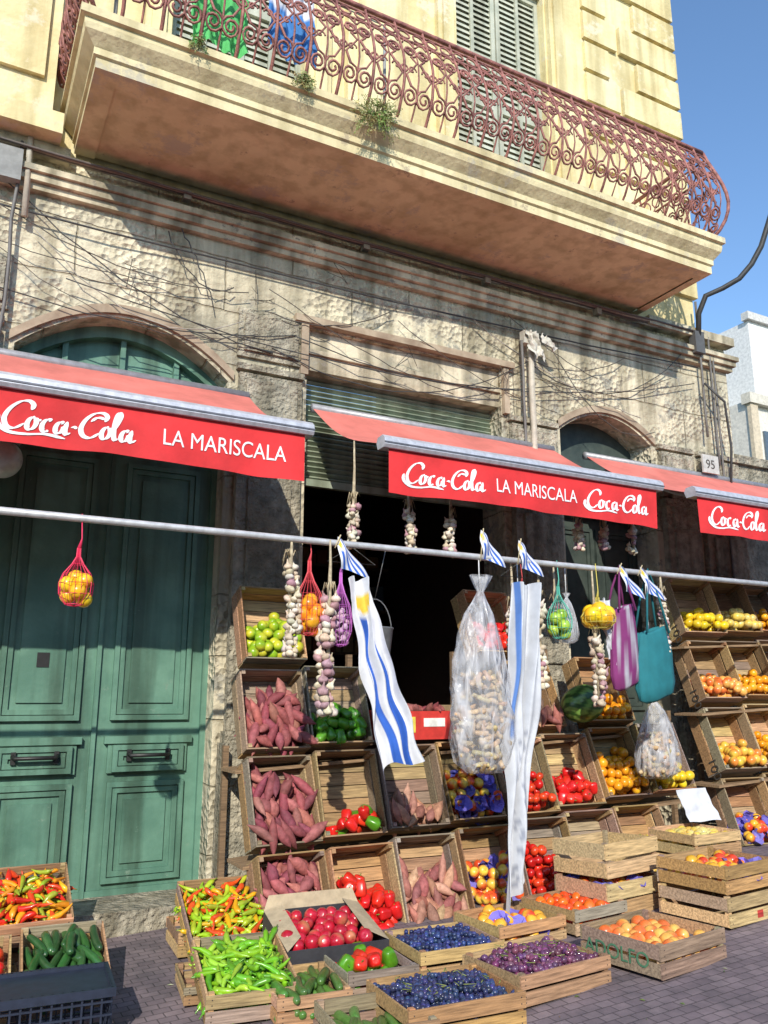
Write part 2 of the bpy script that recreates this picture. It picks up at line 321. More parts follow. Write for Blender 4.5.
# ------------------------------------------------------------------ ground
def sheet(name,x0,x1,y0,y1,dz,m):
    mb=MB();V=[];F=[]
    xs=sorted(set([x0,x1]+[x for x in(-20,20) if x0<x<x1]))
    for x in xs: V+= [(x,y0,g(x)+dz),(x,y1,g(x)+dz)]
    for i in range(len(xs)-1): F.append((2*i,2*i+2,2*i+3,2*i+1))
    mb.add(V,F,(.5,.5,.5));return mb.build(name,[m])
sheet('ground',-400,400,-400,400,-.16,DIRT)
sheet('road',-60,60,-4,1.6,-.13,ROAD)
sheet('pavement',-60,60,1.75,6.4,0,PAVE)
sheet('pavement',-60,60,-6.4,-4.1,0,PAVE)
mb=MB()
for x in range(-40,40):
    for y0,y1 in((1.6,1.75),(-4.1,-4.0)):
        V=np.array([[a+ (0.004 if a==x else -.004),b,(g(a)+c)] for a in(x,x+1) for b in(y0,y1) for c in(-.15,.005)],float)
        mb.add(V,[(0,1,3,2),(4,6,7,5),(0,4,5,1),(2,3,7,6),(0,2,6,4),(1,5,7,3)],jit((.4,.38,.36),.1))
mb.build('kerb',[MISC])
mb=MB()
for i in range(70):
    x,y=U(.6,5.5),U(2.6,4.9);s=U(.006,.02);a=U(0,6.3)
    c=random.choice([(.2,.35,.06),(.3,.25,.08),(.6,.55,.45),(.16,.24,.05),(.35,.2,.08)])
    V=[(x+s*q*math.cos(a)-s*.5*p*math.sin(a),y+s*q*math.sin(a)+s*.5*p*math.cos(a),g(x)+.004+.003*abs(p)) for q,p in((-1,0),(0,-1),(1,0),(0,1))]
    mb.add(V,[(0,1,2,3)],jit(c,.3))
mb.build('fallen_leaves',[LEAF])
# ------------------------------------------------------------------ townhouse
TH=empty('townhouse')
def wall(mb,x0,x1,z0,z1,y,ops,mi=0,depth=.3):
    xs=x0
    def q(pts): mb.add(pts,[tuple(range(len(pts)))],(.5,.5,.5),mi)
    for (a,b,zb,zs,rise) in sorted(ops):
        q([(xs,y,z0),(a,y,z0),(a,y,z1),(xs,y,z1)])
        n=16 if rise else 1
        arc=[(a+(b-a)*i/n, zs+ (rise*(1-((2*i/n-1)**2)) if rise else 0)) for i in range(n+1)]
        for i in range(n):
            (xa,za),(xb,zbb)=arc[i],arc[i+1]
            q([(xa,y,za),(xb,y,zbb),(xb,y,z1),(xa,y,z1)])
            q([(xa,y,za),(xa,y+depth,za),(xb,y+depth,zbb),(xb,y,zbb)])
        q([(a,y,zb),(a,y+depth,zb),(a,y+depth,zs),(a,y,zs)])
        q([(b,y,zb),(b,y,zs),(b,y+depth,zs),(b,y+depth,zb)])
        if zb>z0: q([(a,y,z0),(b,y,z0),(b,y,zb),(a,y,zb)]);q([(a,y,zb),(b,y,zb),(b,y+depth,zb),(a,y+depth,zb)])
        xs=b
    q([(xs,y,z0),(x1,y,z0),(x1,y,z1),(xs,y,z1)])
mb=MB()
wall(mb,-6,7.62,-1.5,5.55,6,[(.2,1.76,-1.5,3.97,.36),(2.43,4.42,-1.5,4.58,0),(5.12,6.34,-1.5,4.1,.24)],0,.35)
mb.add([(7.62,6,-1.5),(7.62,14,-1.5),(7.62,14,5.55),(7.62,6,5.55)],[(0,1,2,3)],(.5,.5,.5),0)
mb.build('lower_wall',[WALL],TH)
mb=MB()
wall(mb,-6,7.2,5.55,12.5,6.02,[(1.15,2.35,5.96,9.3,0),(4.0,5.2,5.96,9.3,0)],0,.25)
mb.add([(7.2,6.02,5.55),(7.2,14,5.55),(7.2,14,12.5),(7.2,6.02,12.5)],[(0,1,2,3)],(.5,.5,.5),0)
mb.add([(-6,6.02,12.5),(7.2,6.02,12.5),(7.2,14,12.5),(-6,14,12.5)],[(0,1,2,3)],(.5,.5,.5),0)
mb.add([(7.15,5.99,5.5499),(7.63,5.99,5.5499),(7.63,14,5.5499),(7.15,14,5.5499)],[(0,1,2,3)],(.5,.5,.5),0)
for a,b in((1.15,2.35),(4.0,5.2)):
    for s0,s1 in((a-.24,a-.02),(b+.02,b+.24)):
        mb.box(s0,s1,5.95,6.03,5.96,9.5); mb.box(s0+.05,s1-.05,5.92,5.949,6.1,9.3)
    mb.box(a-.24,b+.24,5.93,6.03,9.501,9.75)
z=6.0;i=0
while z<12:
    w=.9 if i%2 else .65
    mb.box(7.2-w,7.23,5.965,6.03,z,z+.36);i+=1;z+=.42
z=6.0;i=0
while z<12:
    w=.5 if i%2 else .36
    mb.box(5.75,5.75+w,5.975,6.03,z,z+.36);i+=1;z+=.42
mb.box(-.42,.28,5.8,6.03,5.7,12);mb.box(-.34,.2,5.76,5.799,6.0,12);mb.box(-.5,.36,5.74,6.03,5.55,5.72);
mb.box(2.75,3.4,5.93,6.03,5.96,12);mb.box(2.85,3.3,5.9,5.929,6.2,12)
mb.build('upper_wall',[YEL],TH)
mb=MB()
def band(x0,x1,z0,z1,out): mb.box(x0,x1,6-out,6.01,z0,z1)
band(-6,7.66,5.17,5.22,.06);band(-6,7.68,5.222,5.28,.1);band(-6,7.7,5.282,5.33,.13)
band(-6,.44,5.46,5.55,.1)
band(6.34,7.66,5.46,5.56,.12)
mb.build('cornice',[TRIM],TH)
mb=MB()
def block(x0,x1,z0,z1,out):
    mb.box(x0,x1,6-out,6.01,z0,z1);mb.box(x0+.05,x1-.05,6-out-.025,6-out-.001,z0+.05,z1-.05)
for x0,x1 in((1.84,2.37),(4.5,5.04),(6.42,6.9),(7.0,7.6),(-.5,.1)):
    mb.box(x0-.04,x1+.04,5.86,6.01,-.5,1.2);mb.box(x0-.02,x1+.02,5.89,6.01,1.201,1.28)
    mb.box(x0,x1,5.93,6.01,1.281,3.45);
    z=1.35
    while z<3.3:
        mb.box(x0+.09,x1-.09,5.905,5.929,z,z+.42);z+=.47
    mb.box(x0-.03,x1+.03,5.9,6.01,3.451,3.53)
    block(x0,x1,3.56,4.05,.06)
    mb.box(x0-.02,x1+.02,5.94,6.01,4.08,4.13)
for (x0,x1,z0,z1) in((-.45,.14,4.2,4.62),(1.82,2.38,4.2,4.62)):
    block(x0,x1,z0,z1,.03)
mb.build('pilasters',[STONE],TH)
mb=MB()
def archm(a,b,zs,rise,out,col=(.5,.5,.5)):
    n=18
    P=[(a+(b-a)*i/n,zs+rise*(1-((2*i/n-1)**2))) for i in range(n+1)]
    for i in range(n):
        (xa,za),(xb,zb)=P[i],P[i+1]
        V=[(xa,6-out,za),(xb,6-out,zb),(xb,6-out,zb+.07),(xa,6-out,za+.07),(xa,6.01,za),(xb,6.01,zb),(xb,6.01,zb+.07),(xa,6.01,za+.07)]
        mb.add(V,[(0,1,2,3),(0,4,5,1),(3,2,6,7)],col,0)
archm(.16,1.8,3.98,.37,.03);archm(5.08,6.38,4.11,.25,.03)
mb.box(2.3,4.55,5.93,6.01,4.60,4.66);mb.box(2.36,2.425,5.95,6.01,4.14,4.598);mb.box(4.43,4.49,5.95,6.01,4.14,4.598)
mb.build('opening_mouldings',[BROWN],TH)
# ---- green double door
mb=MB();y=6.22
mb.box(.2,1.76,y+.06,y+.1,-.2,4.4)
def panel(x0,x1,z0,z1,y0):
    for k,(o,h) in enumerate(((0,.035),(.04,.02))):
        a0,a1,c0,c1=x0+o,x1-o,z0+o,z1-o;t=.035;yy=y0-h
        mb.box(a0,a1,yy,y0+.001*k,c0,c0+t);mb.box(a0,a1,yy,y0+.001*k,c1-t,c1)
        mb.box(a0,a0+t,yy+.001,y0+.001*k,c0+t,c1-t);mb.box(a1-t,a1,yy+.001,y0+.001*k,c0+t,c1-t)
    mb.box(x0+.12,x1-.12,y0-.016,y0+.002,z0+.12,z1-.12)
for (a,b) in((.24,.955),(.985,1.72)):
    mb.box(a,b,y,y+.058,.12,3.45)
    panel(a+.09,b-.09,1.36,3.25,y);panel(a+.1,b-.1,.28,.94,y)
    mb.box(a+.06,b-.06,y-.05,y-.001,1.2,1.25);mb.box(a+.09,b-.09,y-.03,y-.001,1.0,1.199)
    panel(a+.12,b-.12,1.01,1.19,y-.03)
    mb.box(a,b,y-.02,y-.001,.121,.24)
mb.box(.955,.985,y-.03,y+.05,.12,3.45)
mb.box(.2,1.76,y-.06,y+.059,3.451,3.6);mb.box(.2,1.76,y-.09,y-.061,3.52,3.58)
mb.box(.2,.24,y-.04,y+.05,-.1,3.45);mb.box(1.72,1.76,y-.04,y+.05,-.1,3.45)
for i in range(3):
    x=.56+i*.42;mb.box(x-.02,x+.02,y+.0,y+.059,3.6,4.3)
n=16
P=[(.2+1.56*i/n,3.9+.36*(1-((2*i/n-1)**2))) for i in range(n+1)]
for i in range(n):
    (xa,za),(xb,zb)=P[i],P[i+1]
    V=[(xa,y-.03,za-.02),(xb,y-.03,zb-.02),(xb,y-.03,zb+.1),(xa,y-.03,za+.1),(xa,y+.06,za-.02),(xb,y+.06,zb-.02),(xb,y+.06,zb+.1),(xa,y+.06,za+.1)]
    mb.add(V,[(0,1,2,3),(0,4,5,1),(3,2,6,7)],(.5,.5,.5))
d=mb.build('green_double_door',[DOORG],TH)
mb=MB()
for xc in(.6,1.35):
    mb.tube([(xc-.14,y-.07,1.13),(xc-.13,y-.11,1.12),(xc+.13,y-.11,1.12),(xc+.14,y-.07,1.13)],.014,8,(.03,.03,.03))
    mb.box(xc-.15,xc-.12,y-.075,y-.05,1.08,1.16,(.04,.04,.04));mb.box(xc+.12,xc+.15,y-.075,y-.05,1.08,1.16,(.04,.04,.04))
mb.box(.56,.64,y-.022,y-.0165,1.72,1.82,(.03,.03,.03))
mb.build('door_handles',[METAL],d)
mb=MB();mb.box(.05,1.9,5.72,6.3,-.3,.2,(.42,.4,.38));mb.build('door_step',[STONE],TH)
# ---- shop opening
mb=MB()
for i in range(24):
    z=3.3+i*.045
    V=[(2.43,6.2,z),(4.42,6.2,z),(4.42,6.165,z+.02),(2.43,6.165,z+.02),(2.43,6.2,z+.043),(4.42,6.2,z+.043)]
    mb.add(V,[(0,1,2,3),(3,2,5,4)],(.5,.5,.5),0)
mb.box(2.43,4.42,6.14,6.19,3.24,3.3)
mb.build('roller_shutter',[ROLL],TH)
mb=MB();mb.box(2.43,4.42,6.04,6.3,4.22,4.6);mb.box(2.43,4.42,6.01,6.039,4.36,4.4);mb.build('shutter_box',[TRIM],TH)
mb=MB()
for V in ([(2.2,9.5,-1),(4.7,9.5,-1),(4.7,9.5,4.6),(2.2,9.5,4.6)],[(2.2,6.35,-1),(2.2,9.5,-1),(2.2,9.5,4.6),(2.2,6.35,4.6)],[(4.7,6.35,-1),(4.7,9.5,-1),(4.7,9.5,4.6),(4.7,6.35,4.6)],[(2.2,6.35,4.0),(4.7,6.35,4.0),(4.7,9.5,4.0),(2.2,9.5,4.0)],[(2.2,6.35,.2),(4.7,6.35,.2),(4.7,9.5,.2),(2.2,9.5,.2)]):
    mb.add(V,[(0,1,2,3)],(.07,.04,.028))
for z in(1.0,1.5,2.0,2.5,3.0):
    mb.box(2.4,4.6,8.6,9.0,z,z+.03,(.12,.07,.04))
    x=2.45
    while x<4.5:
        w=U(.06,.16);mb.box(x,x+w,8.65,8.85,z+.031,z+U(.15,.35),random.choice([(.25,.06,.03),(.3,.2,.1),(.06,.12,.18),(.18,.18,.18),(.3,.16,.05)]));x+=w+.02
mb.build('shop_interior',[MISC],TH)
mb=MB();y=6.3
mb.box(5.12,6.34,y,y+.05,-.2,4.36)
for a,b in((5.18,5.71),(5.75,6.28)):
    panel(a,b,1.4,3.2,y);panel(a,b,.4,1.25,y)
mb.box(5.12,6.34,y-.07,y-.001,3.3,3.42)
mb.build('dark_green_door',[DARKG],TH)
mb=MB()
for a0,b0 in((1.15,2.35),(4.0,5.2)):
    y=6.12;mb.box(a0,b0,y+.045,y+.08,5.96,9.3)
    m_=(a0+b0)/2
    for a,b in((a0,m_-.01),(m_+.01,b0)):
        for s in(a,(a+b)/2-.02,b-.05): mb.box(s,s+(.04 if s not in(a,b-.05) else .05),y,y+.044,5.96,9.3)
        for z in(5.961,7.6,9.2): mb.box(a+.05,b-.05,y+.001,y+.043,z,z+.09)
        z=6.06
        while z<9.2:
            mb.add([(a+.03,y+.012,z),(b-.03,y+.012,z),(b-.03,y+.036,z+.062),(a+.03,y+.036,z+.062)],[(0,1,2,3)],(.5,.5,.5));z+=.07
mb.build('louvred_shutters',[SHUT],TH)
# ---- balcony
xl,xr,yf=.47,6.28,4.99
mb=MB()
prof=[(-.15,5.585),(0,5.585),(.0,5.66),(.02,5.67),(.02,5.72),(.05,5.75),(.09,5.79),(.10,5.83),(.10,5.86),(.13,5.87),(.13,5.93),(.0,5.945)]
rings=[]
for o,z in prof: rings.append([(xl-o,5.99,z),(xl-o,yf-o,z),(xr+o*.6,yf-o,z),(xr+o*.6,5.99,z)])
V=[p for r_ in rings for p in r_];F=[]
for i in range(len(rings)-1):
    for j in range(3): F.append((4*i+j,4*i+j+1,4*i+4+j+1,4*i+4+j))
e=4*(len(rings)-1);F.append((e,e+1,e+2,e+3))
mb.add(V,F,(.5,.5,.5))
mb.add([(xl+.15,5.99,5.6),(xl+.15,yf+.15,5.6),(xr-.09,yf+.15,5.6),(xr-.09,5.99,5.6)],[(0,1,2,3)],(.5,.5,.5))
mb.build('balcony_slab',[SOFF],TH)
mb=MB();z0=5.95;H=.98
def off(t): return .02+.17*math.sin(math.pi*min(1,max(0,t))**.75)**1.2 if t<1 else .02
def spiral(cx,cz,r,a0,turn,sgn):
    n=18;return [(cx+sgn*r*(1-.78*k/n)*math.cos(a0+turn*k/n),cz+r*(1-.78*k/n)*math.sin(a0+turn*k/n)) for k in range(n+1)]
def circ(cx,cz,r,n=10): return [(cx+r*math.cos(2*math.pi*k/n),cz+r*math.sin(2*math.pi*k/n)) for k in range(n)]
PW=.27
def curves():
    out=[];k_=1.35
    out.append(([(0,t/12) for t in range(13)],.010*k_,False))
    for s in(-1,1):
        c=s*PW/2*.52
        out.append((spiral(c,.62,.066,-math.pi/2,4.2*math.pi*.9,s),.0075*k_,False))
        out.append((spiral(c,.2,.075,math.pi/2,-4.2*math.pi*.9,s),.0075*k_,False))
        out.append(([(c-s*.0,.56),(c+s*.05,.5),(c+s*.0,.42),(c-s*.05,.36),(c,.27)],.0075*k_,False))
        out.append(([(c+s*.06,.70),(c+s*.02,.76),(c-s*.03,.77),(c-s*.05,.72)],.006*k_,False))
        out.append((spiral(c,.41,.04,0,6,s),.006*k_,False))
    out.append((circ(PW/4,.86,.05),.0065*k_,True));out.append((circ(-PW/4,.86,.05),.0065*k_,True))
    out.append((circ(0,.41,.03),.0065*k_,True))
    out.append(([(PW/2,0.02),(PW/2,.2),(PW/2,.35),(PW/2,.5),(PW/2,.8)],.006*k_,False))
    return out
CV=curves()
def rail_run(origin,dx,length,outv):
    n=max(1,round(length/PW));w=length/n
    ox,oy=origin
    def m(s,t):
        o=off(t);return (ox+dx[0]*s+outv[0]*o,oy+dx[1]*s+outv[1]*o,z0+t*H)
    for i in range(n):
        c=(i+.5)*w
        for P,r,cl in CV:
            mb.tube([m(c+p[0]*w/PW+U(-.003,.003),p[1]) for p in P],r,4,(.5,.5,.5),0,cl,False)
    ns=max(2,int(length/.3))
    for t,r in((.03,.014),(.78,.011),(.93,.011),(1.0,.022)):
        mb.tube([m(length*k/ns,t) for k in range(ns+1)],r,6)
rail_run((xl+.0,yf+.0),(1,0),xr-xl,(0,-1))
rail_run((xl,5.98),(0,-1),5.98-yf,(-1,0))
rail_run((xr,yf),(0,1),5.98-yf,(1,0))
for (x,y_,sx) in((xl,yf,-1),(xr,yf,1)):
    mb.tube([(x+sx*off(t/10)*.8,y_-off(t/10)*.8,z0+t/10*H) for t in range(11)],.018,6)
    for t in (.03,.78,.93,1.0):
        o=off(t);mb.tube([(x,y_-o,z0+t*H),(x+sx*o*.75,y_-o*.75,z0+t*H),(x+sx*o,y_,z0+t*H)],.014,6)
mb.build('wrought_iron_railing',[IRON],TH)
def cloth(mb,top,bot,wt,wb,folds,amp,colfn,n=36,k=14,mi=0,hem=.03,wfn=None,sway=.02,sc2=.04):
    V=[];C=[];F=[];ph=U(0,6)
    for i in range(k+1):
        t=i/k;cx=top[0]+(bot[0]-top[0])*t+sway*math.sin(t*4+ph);cy=top[1]+(bot[1]-top[1])*t;cz=top[2]+(bot[2]-top[2])*t;w=(wt+(wb-wt)*t)*(wfn(t) if wfn else 1)
        for j in range(n+1):
            s=j/n
            V.append((cx+(s-.5)*w+.3*sc2*math.sin(7*t+s*9+ph)+.2*sc2*math.sin(t*23+s*3),cy+amp*math.sin(s*folds*6.28+ph+3*t+.6*math.sin(t*9))*(1-.3*t)+amp*.4*math.sin(s*folds*13+t*5)+amp*.3*math.sin(t*17+s*5),cz-hem*math.sin(s*3.1+ph)*t+.3*sc2*math.sin(s*folds*6.28)-sc2*t*math.sin(s*8+ph)))
            C.append(colfn(s,t))
    for i in range(k):
        for j in range(n): a=i*(n+1)+j;F.append((a,a+1,a+n+2,a+n+1))
    mb.add(V,F,np.array(C),mi,True)
mb=MB();cloth(mb,(1.35,5.3,7.25),(1.38,5.3,6.35),.42,.45,3,.03,lambda s,t:(.1,.5,.15))
cloth(mb,(1.95,5.3,7.15),(1.95,5.3,6.5),.4,.42,3,.03,lambda s,t:(.05,.2,.5) if t>.3 else (.6,.6,.65))
mb.tube([(.6,5.3,7.26),(2.8,5.3,7.2)],.006,5,(.3,.3,.3))
mb.tube([(.6,5.3,7.26),(.6,5.3,5.95)],.015,5,(.3,.3,.3));mb.tube([(2.8,5.3,7.2),(2.8,5.3,5.95)],.015,5,(.3,.3,.3))
mb.build('laundry',[CLOTH])
def tuft(x,y,z,r,n,name='weeds'):
    mb=MB()
    for i in range(n):
        a=U(0,6.28);L=U(.3,1)*r;dx,dy,dz=math.cos(a)*L,-abs(math.sin(a))*L*.6,U(-1.1,.5)*r
        P=[(x,y,z),(x+dx*.5,y+dy*.6,z+dz*.2+.05*r),(x+dx,y+dy,z+dz)]
        c=jit(random.choice([(.16,.24,.06),(.26,.28,.1),(.36,.32,.15)]),.3)
        mb.tube(P,.002,3,c,0,False,False)
        for k in range(14):
            t=U(.2,1);p=Vector(P[1])*(1-t)+Vector(P[2])*t+Vector((U(-.02,.02),U(-.02,.02),U(-.02,.02)));e=rr3();s=U(.006,.014)
            V=[p+e@Vector(q)*s for q in((-.4,0,0),(0,-1,.2),(.4,0,0),(0,1,.2))]
            mb.add([tuple(v) for v in V],[(0,1,2,3)],c)
    mb.build(name,[LEAF])
tuft(2.48,4.84,5.86,.21,110);tuft(1.88,4.84,5.93,.1,40);tuft(1.1,4.85,5.93,.08,20)
mb=MB()
def cable(p,q_,sag,r,col=(.05,.05,.05),n=14):
    ph=U(0,6)
    mb.tube([tuple(p[k]+(q_[k]-p[k])*i/n-(sag*4*(i/n)*(1-i/n) if k==2 else 0)+(.012*math.sin(i*2.1+ph)) for k in range(3)) for i in range(n+1)],r,5,col)
for k in range(4):
    cable((-4,5.93-.02*k,5.5+.02*k),(7.15,5.93-.02*k,5.47+.015*k),.03+.02*k,.011,(.12,.1,.09) if k%2 else (.35,.3,.24),30)
cable((-4,5.9,5.05),(7.1,5.95,5.12),.12,.008)
cable((.0,5.93,5.2),(2.1,5.93,4.25),.2,.005);cable((2.1,5.93,4.3),(4.7,5.93,4.7),.35,.005)
cable((-1,5.93,4.6),(2.3,5.93,4.45),.25,.005);cable((2.3,5.93,4.45),(5,5.93,4.5),.18,.005);cable((.5,5.9,4.5),(7,5.93,4.9),.4,.005);cable((4.7,5.93,4.7),(7.1,5.93,5.5),.5,.005)
cable((1.2,5.93,5.1),(1.75,5.93,4.75),.2,.005);cable((1.3,5.93,5.15),(1.6,5.93,4.55),-.05,.005)
for i in range(12):
    x=U(-.5,5.5);cable((x,5.92,U(4.5,5.15)),(x+U(.8,2.2),5.92,U(4.2,5.0)),U(.05,.35),U(.003,.005),(.08,.07,.06) if R()<.7 else (.4,.36,.3))
for i in range(5):
    x=U(.9,6.8);z=U(4.4,5.15);P=[(x+U(-.16,.16),5.92+U(-.03,.02),z+U(-.16,.16)) for _ in range(9)];mb.tube(P,.003,4,(.07,.06,.05))
for x,z1,z2,r in((.1,5.5,3.6,.014),(.16,8.5,4.9,.025),(4.72,4.9,3.6,.035),(4.62,4.9,3.7,.015),(7.1,5.9,4.3,.014),(7.25,5.5,4.0,.012),(7.3,5.3,2.2,.012)):
    cable((x,5.9,z1),(x,5.9,z2),0,r,(.5,.45,.36) if r>.02 else (.15,.14,.13),6)
# heavy service cable leaving the wall and rising across the street
K=[(7.08,5.9,5.3),(7.04,5.82,5.7),(7.06,5.72,5.88),(7.2,5.6,5.95),(7.36,5.5,6.06),(7.5,5.43,6.24),(7.6,5.36,6.45),(7.68,5.3,6.72),(7.8,5.18,7.2),(7.95,5.05,7.9),(8.2,4.85,9.2)]
mb.tube(K,.03,8,(.03,.03,.03))
mb.tube([(7.08,5.86,4.9),(7.3,5.8,4.7),(7.4,5.85,4.2),(7.35,5.88,3.6)],.014,5,(.05,.05,.05))
mb.box(6.98,7.12,5.84,5.93,5.25,5.5,(.1,.1,.1));mb.box(-.08,.12,5.84,5.93,5.15,5.4,(.25,.25,.24));mb.box(4.62,4.8,5.86,5.93,4.86,4.99,(.5,.47,.4))
for x in(1.3,2.9,4.2,5.6):
    mb.box(x,x+.06,5.88,5.95,5.4,5.48,(.3,.27,.22))
mb.build('cables_and_pipes',[MISC],TH)
mb=MB();cloth(mb,(4.68,5.83,4.98),(4.74,5.83,4.72),.1,.2,2,.03,lambda s,t:(.6,.57,.5),n=16,k=10)
cloth(mb,(4.82,5.8,4.95),(4.9,5.8,4.8),.08,.12,2,.02,lambda s,t:(.6,.57,.5),n=16,k=10)
mb.build('cloth_rag',[CLOTH],TH)
mb=MB();mb.box(6.92,7.16,5.84,5.86,3.86,4.06,(.5,.5,.46));pl=mb.build('house_number_plaque',[MISC],TH);text('95',.14,(6.96,5.838,3.91),(math.pi/2,0,0),INK,pl)
mb=MB();mb.inst(TSH,(.55,.55,.5),(.18,5.4,2.95),(.12,.12,.12));mb.inst(rev([(.0,1),(.3,1),(.34,.6),(.3,.55),(0,.55)],14),(.3,.3,.3),(.18,5.4,2.95),(.3,.3,.18));mb.tube([(.18,5.4,3.1),(.18,5.5,3.25),(.1,5.97,3.25)],.015,6,(.2,.2,.2))
mb.build('wall_lamp',[METAL])
mb=MB();mb.box(7.7,16,6.15,6.5,-1,4.15);mb.box(7.66,16,6.1,6.55,4.151,4.25);mb.build('boundary_wall',[STONE])
FB=empty('white_building')
mb=MB();mb.box(15.9,27,12,22,-1,8.3,(.7,.66,.58));mb.box(16.6,27,12.3,22,8.301,10.6,(.76,.75,.72));mb.box(15.8,27,11.85,12.1,5.4,5.6,(.6,.55,.45));mb.box(15.8,27,11.85,12.1,8.2,8.45,(.65,.6,.5));mb.box(15.85,16.1,11.9,12.0,5.6,8.2,(.6,.5,.36));mb.box(16.5,27,12.2,12.4,10.601,10.8,(.6,.58,.54));mb.build('walls',[MISC],FB)
mb=MB()
for z in(6.1,2.8):
    for x in(16.3,18.2,20.2): mb.box(x,x+1,11.95,11.999,z,z+1.5,(.12,.16,.2));mb.box(x+.48,x+.52,11.93,11.949,z,z+1.5,(.6,.6,.6));mb.box(x,x+.479,11.93,11.949,z+.7,z+.75,(.6,.6,.6));mb.box(x-.08,x+1.08,11.9,11.94,z-.1,z-.01,(.7,.68,.62))
mb.build('windows',[METAL],FB)
OB=empty('unseen_opposite_building')  # unseen building opposite, added for its shade; roof height lets sun reach crates
mb=MB();HB=5.6
mb.box(-30,40,-14,-6.4,-2,HB,(.65,.6,.5));mb.box(-30,40,-6.6,-6.15,HB-.5,HB-.25,(.65,.6,.5))
mb.build('walls',[MISC],OB)
mb=MB()
for x in range(-28,38,3):
    mb.box(x,x+1.2,-6.39,-6.3,1+g(x),3+g(x),(.06,.08,.08))
mb.build('windows',[METAL],OB)
# ------------------------------------------------------------------ awnings
yb,zb=4.67,3.16
def vy(x,t): return yb-.035+.014*t*math.sin(x*5.3)+.006*t*math.sin(x*17)
def vsurf(x,z):
    t=min(1,max(0,(zb-.02-z)/.3));return vy(x,t)-.004
def ribbon(mb,P,sc_,ox,oz,col,w0=.024,w1=.07):
    pts=[];n=len(P)
    for i in range(n-1):
        p0=P[max(i-1,0)];p1=P[i];p2=P[i+1];p3=P[min(i+2,n-1)]
        for k in range(6):
            t=k/6
            pts.append(tuple(.5*((2*p1[d])+(-p0[d]+p2[d])*t+(2*p0[d]-5*p1[d]+4*p2[d]-p3[d])*t*t+(-p0[d]+3*p1[d]-3*p2[d]+p3[d])*t**3) for d in(0,1)))
    pts.append(P[-1]);V=[];m=len(pts)
    for i in range(m):
        a=pts[max(0,i-1)];b=pts[min(m-1,i+1)];dx,dz=b[0]-a[0],b[1]-a[1];L=math.hypot(dx,dz)or 1
        an=math.atan2(dz,dx);e=min(1,min(i,m-1-i)/4+.25)
        w=(w0+w1*abs(math.sin(an-.35)))*e
        nx,nz=-dz/L*w,dx/L*w
        for s in(1,-1):
            X=ox+(pts[i][0]+s*nx)*sc_;Z=oz+(pts[i][1]+s*nz)*sc_
            V.append((X,vsurf(X,Z)-.0006*(i%3),Z))
    mb.add(V,[(2*i,2*i+1,2*i+3,2*i+2) for i in range(m-1)],col)
def oval(cx,cz,rx,rz,a0,a1,sl=.25,n=10):
    return [(cx+rx*math.cos(a0+(a1-a0)*i/n)+sl*rz*math.sin(a0+(a1-a0)*i/n),cz+rz*math.sin(a0+(a1-a0)*i/n)) for i in range(n+1)]
def script_logo(mb,x0,x1,zb_,col):
    W=4.75;s=(x1-x0)/W
    S=[]
    S.append([(1.0,.74),(1.06,.93),(.9,1.05),(.62,.98),(.32,.7),(.16,.35),(.24,.06),(.5,0),(.82,.22)])
    S.append([(.0,.42),(-.06,.2),(.06,.0),(.4,-.16),(.95,-.16),(1.55,-.07),(2.2,-.14)])
    S.append(oval(1.05,.25,.14,.23,1.2,7.5));S.append([(1.14,.46),(1.25,.38),(1.36,.44)])
    S.append(oval(1.55,.25,.15,.23,.9,5.5));
    S.append(oval(1.98,.24,.13,.21,.9,6.6));S.append([(2.24,.5),(2.17,.22),(2.2,.03),(2.36,.1)])
    S.append([(2.36,.3),(2.46,.33),(2.58,.31)])
    S.append([(3.5,.68),(3.58,.88),(3.42,1.0),(3.12,.93),(2.84,.66),(2.7,.32),(2.78,.06),(3.04,0),(3.34,.22)])
    S.append(oval(3.56,.25,.14,.23,1.2,7.5));
    S.append([(3.74,.3),(3.92,.6),(4.06,.95),(4.02,1.1),(3.92,.95),(3.84,.5),(3.86,.06),(4.0,.1)])
    S.append(oval(4.24,.24,.13,.21,.9,6.6));S.append([(4.5,.5),(4.43,.22),(4.46,.03),(4.66,.14)])
    S.append([(3.02,.62),(3.25,.8),(3.55,.78)])
    for P in S: ribbon(mb,P,s,x0,zb_,col)
